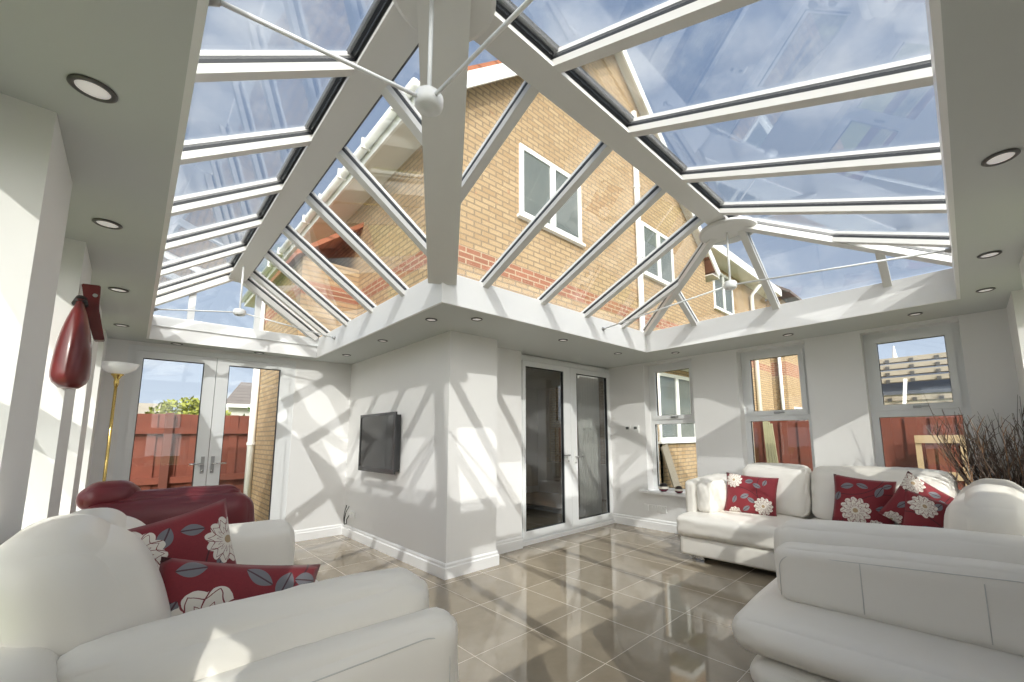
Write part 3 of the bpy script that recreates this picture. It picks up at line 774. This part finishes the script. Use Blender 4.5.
bo = build('slanted_band', bm, M['redgloss'], orn, bevel=.004)
bm = bmesh.new(); tube(bm, [(-.200, 3.217, 2.07), (-.200, 3.225, 2.07)], .010, 14); build('hole_plug', bm, M['chrome'], bo)

# ---------------------------------------------------------------- dried twigs behind the sofa corner
tw = thing('twig_arrangement', 'tall bunch of dried dark twigs in the corner behind the sofa', 'dried twigs', (5.12, -.16, 0))
bm = bmesh.new(); lathe(bm, [(0, 0), (.09, 0), (.11, .1), (.12, .35), (.10, .62), (.11, .70), (.10, .70), (.09, .62), (0, .6)], (5.10, -.17, 0), 24); build('vase', bm, M['wicker'], tw, smooth=True)
rnd = random.Random(5)
for i in range(98):
    a = rnd.uniform(0, 2*PI); sp_ = rnd.random() ** .6
    top = Vector((4.92 + .34 * sp_ * math.cos(a), -.06 + .36 * sp_ * math.sin(a), rnd.uniform(1.08, 1.50) + (.16 if i % 7 == 0 else 0)))
    top.x = min(top.x, 5.22); top.y = max(top.y, -.30)
    b0 = Vector((5.10 + rnd.uniform(-.06, .06), -.17 + rnd.uniform(-.06, .06), .55)); pts = []
    for k in range(7):
        t = k / 6; p = b0.lerp(top, t ** 1.0); p.x -= (.16 * math.sin(PI * t) * .6); p.y += .05 * math.sin(PI * t) * math.sin(a)
        if k: p += Vector((rnd.uniform(-.014, .014), rnd.uniform(-.014, .014), 0))
        pts.append(p)
    bm = bmesh.new(); r0 = rnd.uniform(.0045, .008); tube(bm, pts, [r0 * (1 - .78 * k / 6) for k in range(7)], 5)
    for q in range(rnd.randint(2, 4)):
        k = rnd.randint(2, 5); s = pts[k]; e_ = s + Vector((rnd.uniform(-.09, .07), rnd.uniform(-.09, .09), rnd.uniform(.08, .19)))
        tube(bm, [s, (s + e_)/2 + Vector((0, 0, .012)), e_], [r0 * .5, r0 * .38, r0 * .16], 4)
    build('twig', bm, M['barktan'] if i % 9 == 4 else (M['barkpale'] if i % 11 == 3 else M['bark']), tw)

# ---------------------------------------------------------------- room behind the french doors
struct(build('wall_inner_room', bxs([(3.0, 7.0, 7.4, 7.5, 0, 2.5), (2.75, 2.85, 4.1, 7.4, 0, 2.5), (7.0, 7.1, 4.1, 7.5, 0, .7), (7.0, 7.1, 4.1, 4.5, .7, 2.5), (7.0, 7.1, 7.1, 7.5, .7, 2.5), (2.75, 7.1, 4.16, 7.5, 2.45, 2.55)]), M['roomwall']), 'dim beige walls of the room behind the french doors')
struct(build('floor_inner_room', bx(2.85, 7.0, 4.02, 7.4, -.08, 0), M['oak']), 'oak floor of the room behind the french doors')
struct(build('baseboard_inner_room', bxs([(3.0, 7.0, 7.37, 7.4, 0, .14), (2.85, 2.88, 4.2, 7.4, 0, .14)]), M['trim']))
ac = thing('armchair', 'grey armchair seen through the left french door leaf', 'armchair', (4.4, 6.6, 0))
puffo('seat', M['greyfab'], ac, (4.55, 6.6, .30), (.8, .75, .34), .08, bulge=(0, 0, .02)); puffo('backrest', M['greyfab'], ac, (4.55, 6.95, .55), (.8, .22, .7), .09)
for x in (4.10, 5.0): puffo('arm', M['greyfab'], ac, (x, 6.6, .38), (.16, .80, .52), .07)
for x in (4.2, 4.9):
    for y in (6.3, 6.9): build('leg', bx(x - .03, x + .03, y - .03, y + .03, 0, .14), M['darkwood'], ac)
bm = bmesh.new(); 
for j in range(60):
    pass
cv = []
for j in range(81):
    t = j / 80; cv.append((4.95 + .5 * t, 4.30 + .03 * math.sin(t * 50)))
lo = [bm.verts.new((x, y, .03)) for x, y in cv]; hi = [bm.verts.new((x, y, 2.35)) for x, y in cv]
for j in range(80): bm.faces.new((lo[j], lo[j+1], hi[j+1], hi[j]))
e = bmesh.ops.extrude_face_region(bm, geom=bm.faces[:]); bmesh.ops.translate(bm, verts=[v for v in e['geom'] if isinstance(v, bmesh.types.BMVert)], vec=(0, .004, 0))
tag(build('curtain', bm, M['curtain'], None, smooth=True), 'pale pleated curtain behind the right french door leaf', 'curtain')

# ---------------------------------------------------------------- the brick house
hs = thing('brick_house', 'buff brick house rising behind the glass roof', 'house', (2.35, 4.1, 0))
def poly_prism(bm, pts, vec):
    f = bm.faces.new([bm.verts.new(p) for p in pts]); e = bmesh.ops.extrude_face_region(bm, geom=[f])
    bmesh.ops.translate(bm, verts=[v for v in e['geom'] if isinstance(v, bmesh.types.BMVert)], vec=vec)
HX0, HX1, HY = 2.35, 9.45, 4.10
bm = bmesh.new(); poly_prism(bm, [(HX0, HY, 2.58), (HX1, HY, 2.58), (HX1, HY, 5.5), (5.9, HY, 8.65), (HX0, HY, 5.5)], (0, .12, 0))
box(bm, 5.62, HX1, HY, HY + .12, -.15, 2.58)
build('gable_wall', bm, M['brick_y'], hs)
bm = bmesh.new(); box(bm, HX0, HX0 + .12, HY + .12, 14.0, 2.58, 5.45); box(bm, HX0, HX0 + .12, 6.42, 14.0, -.15, 2.58); build('flank_wall', bm, M['brick_x'], hs)
build('flank_wall', bx(HX1 - .12, HX1, HY + .12, 14, -.15, 5.45), M['brick_x'], hs)
bm = bmesh.new(); box(bm, 1.56, 2.35, 6.60, 8.98, -.15, 3.95); build('wing_wall', bm, M['brick_x'], hs)
bm = bmesh.new(); poly_prism(bm, [(1.45, 6.5, 3.90), (1.45, 9.1, 3.90), (2.35, 9.1, 4.65), (2.35, 6.5, 4.65)], (0, 0, .08)); build('wing_roof', bm, M['tileroof'], hs)
# roof
def roof_slab(pts, name='roof_slope', mat=None, t=.10, parent=None):
    bm = bmesh.new(); poly_prism(bm, pts, (0, 0, t)); return build(name, bm, mat or M['tileroof'], parent or hs)
ry0, ry1 = 3.92, 14.2
sl = (8.72 - 5.55) / (5.9 - 2.35)
roof_slab([(1.98, ry0, 5.55 - .37*sl), (5.9, ry0, 8.72), (5.9, ry1, 8.72), (1.98, ry1, 5.55 - .37*sl)])
roof_slab([(9.82, ry0, 5.55 - .37*sl), (5.9, ry0, 8.72), (5.9, ry1, 8.72), (9.82, ry1, 5.55 - .37*sl)])
for s in (-1, 1):
    xe = 5.9 + s * 3.95
    bm = bmesh.new(); beam(bm, (5.9, ry0 - .01, 8.74), (xe, ry0 - .01, 8.74 - 3.95*sl), .035, .17, Vector((0, 0, 1))); build('bargeboard', bm, M['gutter'], hs)
    bm = bmesh.new(); beam(bm, (5.9, (ry0 + HY)/2, 8.64), (5.9 + s*3.5, (ry0 + HY)/2, 8.64 - 3.5*sl), .18, .02, Vector((0, 0, 1))); build('verge_soffit', bm, M['soffit'], hs)
for xe, s in ((1.98, -1), (9.82, 1)):
    z = 5.55 - .37*sl
    build('eave_soffit', bx(min(xe, xe - s*.39), max(xe, xe - s*.39), ry0, ry1, z - .16, z - .14), M['soffit'], hs)
    build('fascia', bx(xe - .015, xe + .015, ry0, ry1, z - .17, z + .06), M['gutter'], hs)
    g = bmesh.new(); tube(g, [(xe + s*.07, ry0 + .02, z - .02), (xe + s*.07, ry1, z - .02)], .055, 12)
    go = build('gutter', g, M['gutter'], hs, smooth=True)
    for yy in [4.4 + .9*i for i in range(10)]: build('gutter_bracket', bx(min(xe, xe + s*.14), max(xe, xe + s*.14), yy, yy + .03, z - .09, z + .05), M['gutter'], go)
def house_window(parent, face, a0, a1, z0, z1, plane, splits=1, drop=0):
    def B(bm, p0, p1, d0, d1, q0, q1):
        if face == 'y': box(bm, p0, p1, plane + d0, plane + d1, q0, q1)
        else: box(bm, plane + d0, plane + d1, p0, p1, q0, q1)
    bm = bmesh.new(); w = .07
    B(bm, a0, a1, -.03, .03, z1 - w, z1); B(bm, a0, a1, -.03, .03, z0, z0 + w); B(bm, a0, a0 + w, -.03, .03, z0 + w, z1 - w); B(bm, a1 - w, a1, -.03, .03, z0 + w, z1 - w)
    for i in range(splits):
        m = a0 + (a1 - a0) * (i + 1) / (splits + 1); B(bm, m - w*.7, m + w*.7, -.04, .03, z0 + w, z1 - w)
    B(bm, a0 - .04, a1 + .04, -.07, .02, z0 - .04, z0)
    o = build('window', bm, M['gutter'], parent)
    bm = bmesh.new(); B(bm, a0 + w, a1 - w, -.012, -.004, z0 + w, z1 - w); build('window_glass', bm, M['houseglass'], o)
house_window(hs, 'y', 3.55, 4.86, 4.34, 5.42, HY); house_window(hs, 'y', 6.66, 7.86, 4.36, 5.42, HY)
house_window(hs, 'y', 7.0, 9.2, 1.18, 2.50, HY, 2)
bm = bmesh.new(); beam(bm, (6.9, HY - .25, 2.72), (9.35, HY - .25, 2.72), .45, .10); build('bay_canopy', bm, M['gutter'], hs)
for x, y, z0, z1 in ((6.48, HY - .06, -.1, 7.6), (1.50, 8.90, -.1, 3.9)):
    bm = bmesh.new(); tube(bm, [(x, y, z0), (x, y, z1)], .055, 14)
    if x < 3: pass
    d = build('downpipe', bm, M['gutter'], hs, smooth=True)
    for zz in (1.2, 3.0, 4.6, 6.0):
        if zz < z1:
            k = bmesh.new(); tube(k, [(x, y, zz), (x, y, zz + .05)], .068, 14); build('pipe_bracket', k, M['gutter'], d)

# next house along, and the brick house past it
nh = thing('brick_house', 'buff brick house further right with a white gutter, seen through the roof', 'house', (12.5, 4.6, 0))
bm = bmesh.new(); box(bm, 10.25, 15.4, 4.6, 9, -.15, 6.15); build('wall', bm, M['brick_y'], nh)
roof_slab([(10.1, 4.15, 6.2), (15.6, 4.15, 6.2), (14.6, 7.5, 8.8), (11.1, 7.5, 8.8)], parent=nh, mat=M['greyroof'])
build('fascia', bx(10.1, 15.6, 4.12, 4.17, 6.02, 6.26), M['gutter'], nh); build('eave_soffit', bx(10.1, 15.6, 4.15, 4.6, 6.03, 6.07), M['soffit'], nh)
house_window(nh, 'y', 11.05, 12.4, 4.75, 5.9, 4.6)
bm = bmesh.new(); tube(bm, [(13.7, 4.2, 6.0), (13.75, 4.5, 5.7), (13.75, 4.5, 0)], .06, 12); build('downpipe', bm, M['gutter'], nh, smooth=True)
bh = thing('brick_house', 'buff brick house corner with white downpipe, seen through the middle back window', 'house', (18, 6, 0))
bm = bmesh.new(); box(bm, 17, 17.12, 4.56, 9, -.15, 6.4); build('flank_wall', bm, M['brick_fx'], bh)
bm = bmesh.new(); box(bm, 17.12, 24, 4.56, 4.68, -.15, 6.4); build('front_wall', bm, M['brick_fy'], bh)
bm = bmesh.new(); tube(bm, [(16.94, 4.75, 0), (16.94, 4.75, 6.4)], .06, 12); build('downpipe', bm, M['gutter'], bh, smooth=True)
bm = bmesh.new(); tube(bm, [(16.94, 5.72, 0), (16.94, 5.72, 6.4)], .06, 12); build('downpipe', bm, M['gutter'], bh, smooth=True)
house_window(bh, 'y', 17.6, 19.0, 1.0, 2.3, 4.56)
roof_slab([(16.6, 4.1, 6.4), (24.4, 4.1, 6.4), (24.4, 7.2, 8.6), (16.6, 7.2, 8.6)], parent=bh, mat=M['greyroof'])
# house with scaffold
sc = thing('scaffolded_house', 'low house with planked scaffold and slate roof beyond the fence', 'house', (20, 1, 0))
build('wall', bx(20.6, 24, -3, 2.45, -.15, 3.0), M['soffit'], sc)
bm = bmesh.new(); poly_prism(bm, [(20.2, -3, 2.7), (20.2, 2.45, 2.7), (22.6, 2.45, 4.3), (22.6, -3, 4.3)], (0, 0, .12)); build('roof_slope', bm, M['slate'], sc)
for i, z in enumerate((1.95, 2.2, 2.45, 3.15, 3.42, 3.68, 3.94)):
    build('scaffold_plank', bx(19.55 + i*.12, 19.9 + i*.12, -3, 2.6, z, z + .17), M['planks'], sc)
    for y in (-.2, .5, 1.2, 1.9): build('scaffold_clip', bx(19.50 + i*.12, 19.56 + i*.12, y, y + .12, z - .03, z + .10), M['darkring'], sc)
for y in (.25, 1.55):
    bm = bmesh.new(); beam(bm, (19.5, y, 2.2), (19.5, y - .12, 3.2), .10, .10, Vector((1, 0, 0))); build('scaffold_pole', bm, M['gutter'], sc)
bm = bmesh.new(); beam(bm, (19.45, 1.9, 2.02), (19.45, .9, 2.02), .05, .14); build('white_board', bm, M['gutter'], sc)
bm = bmesh.new(); tube(bm, [(23, 1.95, 4.4), (23, 1.95, 5.0)], [.10, .02], 8); build('finial', bm, M['gutter'], sc)

# distant roofs and greenery past the end fence
dh = thing('distant_house', 'distant house with grey brown roof over the garden fence', 'house', (9, 30, 0))
bm = bmesh.new(); poly_prism(bm, [(3.6, 30, 3.3), (7.6, 30, 3.3), (6.6, 34, 5.0), (4.9, 34, 5.0)], (0, 0, .1)); build('roof_slope', bm, M['greyroof'], dh)
build('wall', bx(3.9, 7.6, 30.4, 34, -.1, 3.3), M['soffit'], dh); build('fascia', bx(3.5, 7.7, 29.9, 30.0, 3.15, 3.35), M['gutter'], dh)
dh2 = thing('distant_house', 'distant low roof behind the hedge left of the garden', 'house', (0, 33, 0))
bm = bmesh.new(); poly_prism(bm, [(-4, 33, 2.2), (1.8, 33, 2.2), (1.5, 36, 3.5), (-3.5, 36, 3.5)], (0, 0, .1)); build('roof_slope', bm, M['planks'], dh2); build('wall', bx(-3.8, 1.7, 33.3, 36, -.1, 2.2), M['soffit'], dh2)
def foliage(name, mat, c, rx, ry, rz, n, s, label, cat, seed, trunk=None):
    rr = random.Random(seed); bm = bmesh.new()
    for i in range(n):
        a, b = rr.uniform(0, 2*PI), math.acos(rr.uniform(-1, 1)); q = rr.random() ** .33
        p = Vector((c[0] + rx*q*math.sin(b)*math.cos(a), c[1] + ry*q*math.sin(b)*math.sin(a), c[2] + rz*q*math.cos(b)))
        u = Vector((rr.uniform(-1, 1), rr.uniform(-1, 1), rr.uniform(-1, 1))).normalized(); w = u.orthogonal().normalized(); L = s * rr.uniform(.6, 1.3)
        bm.faces.new([bm.verts.new(p + u*L), bm.verts.new(p + w*L*.5), bm.verts.new(p - u*L*.6), bm.verts.new(p - w*L*.5)])
    r = thing(name, label, cat, (c[0], c[1], 0)); f = build('foliage', bm, mat, r)
    bm = bmesh.new(); tube(bm, [(c[0], c[1], -.1), (c[0], c[1], c[2])], [.12, .05], 8); build('trunk', bm, M['bark'], r)
foliage('tree', M['leaf'], (-2.2, 24, 3.6), 2.0, 1.5, 2.2, 1600, .22, 'green tree at the left edge of the garden doors view', 'tree', 2)
foliage('shrub', M['leafy'], (1.9, 26, 2.2), 1.6, 1.0, 1.1, 1800, .14, 'yellow green shrub above the garden fence', 'shrub', 3)
foliage('shrub', M['leaf'], (4.6, 22, 2.1), 1.3, 1.0, 1.0, 900, .14, 'dark green shrub beside the distant grey roofed house', 'shrub', 4)

# ground and fences
struct(build('ground', bx(-40, 60, -40, 60, -.30, -.16), M['grass']), 'grass garden around the room')
def fence(axis, plane, a0, a1, z1, label, posts, rail_side):
    r = thing('garden_fence', label, 'fence', ((a0 + a1)/2 if axis == 'y' else plane, plane if axis == 'y' else (a0 + a1)/2, -.16))
    def B(bm, p0, p1, d0, d1, q0, q1):
        if axis == 'y': box(bm, p0, p1, plane + min(d0, d1), plane + max(d0, d1), q0, q1)
        else: box(bm, plane + min(d0, d1), plane + max(d0, d1), p0, p1, q0, q1)
    rr = random.Random(9); bm = bmesh.new(); p = a0; k_ = 0
    while p < a1:
        dd = rr.uniform(0, .02); dd = (0, .026)[k_ % 2]; k_ += 1; B(bm, p - (.02 if dd else 0), p + (.150 if dd else .118), dd, dd + .015, -.12, z1 - rr.uniform(0, .006)); p += .130
    build('board_panel', bm, M['fence'], r)
    for z in ((z1 - .32, z1 - .24), (z1 - 1.10, z1 - 1.02)) if rail_side else ():
        bm = bmesh.new(); B(bm, a0, a1, -.055, 0, z[0], z[1] + .02); build('rail', bm, M['fence'], r)
    for q in posts:
        bm = bmesh.new(); B(bm, q, q + .10, -.10 if rail_side else 0, .0 if rail_side else .1, -.16, z1 + .01); build('post', bm, M['fencedark'] if rail_side else M['fence'], r)
fence('y', 9.05, -4.0, 1.52, 1.72, 'orange red timber fence behind the garden doors', [-2.2, .36], True)
fence('x', 7.5, -6.0, 2.45, 1.51, 'orange red boarded fence outside the back windows', [-4.0, -1.6], False)
pl = thing('timber_pallet', 'pale timber pallet leaning on the orange fence', 'pallet', (7.3, .28, -.16))
bm = bmesh.new()
for y0 in (.06, .16, .26, .36, .46): pass
box(bm, 7.32, 7.36, .04, .10, -.14, 1.24); box(bm, 7.32, 7.36, .46, .52, -.14, 1.24); box(bm, 7.30, 7.37, .04, .52, 1.16, 1.26); box(bm, 7.30, 7.37, .04, .52, .70, .80)
build('pallet_frame', bm, M['pallet'], pl)
for y0 in (.125, .235, .345): build('slat', bx(7.33, 7.35, y0, y0 + .075, -.14, 1.2), M['fence'], pl)
lp = thing('timber_stakes', 'weathered stakes leaning at the left end of the back fence', 'stakes', (7.3, 2.0, -.16))
for i in range(4):
    bm = bmesh.new(); y = 2.36 - i * .035; beam(bm, (7.35, y, 1.55 - .03*i), (7.2, y - .10 - .02*i, -.16), .035, .03, Vector((1, 0, 0))); build('stake', bm, M['bamboo'], lp)
bm = bmesh.new(); beam(bm, (7.0, 4.02, 1.1), (7.35, 3.85, -.16), .22, .03, Vector((0, 1, 0))); tag(build('leaning_plank', bm, M['planks']), 'grey plank leaning on brick below the bay window', 'plank')
bm = bmesh.new(); lathe(bm, [(0, 0), (.05, 0), (.055, .02), (.055, .16), (.03, .19), (.018, .2), (.018, .22), (0, .22)], (5.34, .03, ZS + .02), 20)
tag(build('spray_bottle', bm, M['blue'], None, smooth=True), 'small blue bottle on the sill beside the dried twigs', 'bottle')

# ---------------------------------------------------------------- light
w = bpy.data.worlds.new('sky'); S.world = w; w.use_nodes = True; nt = w.node_tree; N.nt = nt
bg = nt.nodes['Background']; v, x, y, z = coords(nt, 'Generated')
zc = f1('MAXIMUM', z, 0.0)
sky = mixc(nt, f1('POWER', zc, .45), (.70, .76, .84), (.17, .255, .43))
pc = comb(nt, x / (zc + .22), y / (zc + .22), 0)
cl = noise(nt, pc, 1.7, 7, .6)
cm = f1('MINIMUM', f1('MAXIMUM', (cl - .50) * 5.0, 0.0), 1.0)
sky = mixc(nt, cm * .85, sky, (.86, .87, .89))
# hazy glow round the sun
sd = Vector((-1.15, -1.85, 1.0)).normalized()
dt = x * sd.x + y * sd.y + z * sd.z
gl = f1('POWER', f1('MAXIMUM', dt, 0.0), 3.5)
sky = mixc(nt, f1('MINIMUM', gl * .9, 1.0), sky, (4.6, 4.35, 4.0))
nt.links.new(sky, bg.inputs[0]); bg.inputs[1].default_value = 1.3

def sun(name, L, e, ang, col):
    l = bpy.data.lights.new(name, 'SUN'); l.energy = e; l.angle = R(ang); l.color = col
    o = bpy.data.objects.new(name, l); COL.objects.link(o)
    o.rotation_euler = Vector(L).to_track_quat('-Z', 'Y').to_euler(); o.location = (-5, -8, 9); return o
sun('sun', (1.15, 1.85, -1), 2.5, .5, (1, .955, .88))
sun('sun_high', (.50, .76, -1), 2.9, .5, (1, .97, .92))

# ---------------------------------------------------------------- camera
def cam():
    c = bpy.data.cameras.new('camera'); o = bpy.data.objects.new('camera', c); COL.objects.link(o)
    yaw, p, r = R(45.10728695), R(7.45810141), R(-.60399921)
    f = Vector((math.cos(p)*math.cos(yaw), math.cos(p)*math.sin(yaw), math.sin(p)))
    rt = Vector((math.sin(yaw), -math.cos(yaw), 0)); u = rt.cross(f)
    rt2 = rt*math.cos(r) + u*math.sin(r); u2 = -rt*math.sin(r) + u*math.cos(r)
    m = Matrix((rt2, u2, -f)).transposed().to_4x4(); m.translation = (0, 0, 1.30); o.matrix_world = m
    c.sensor_width = 36; c.sensor_fit = 'HORIZONTAL'; c.lens = 36 * 415.84470881 / 1024
    c.shift_x = (512 - 548.05736306) / 1024; c.shift_y = (381.70622989 - 341) / 1024
    c.clip_start = .02; c.clip_end = 300
    S.camera = o
cam()
S.view_settings.view_transform = 'Standard'; S.view_settings.look = 'None'
S.view_settings.gamma = 1; S.view_settings.use_curve_mapping = False
S.view_settings.exposure = .05
for o in bpy.data.objects:
    if '_w' in o.keys(): del o['_w']
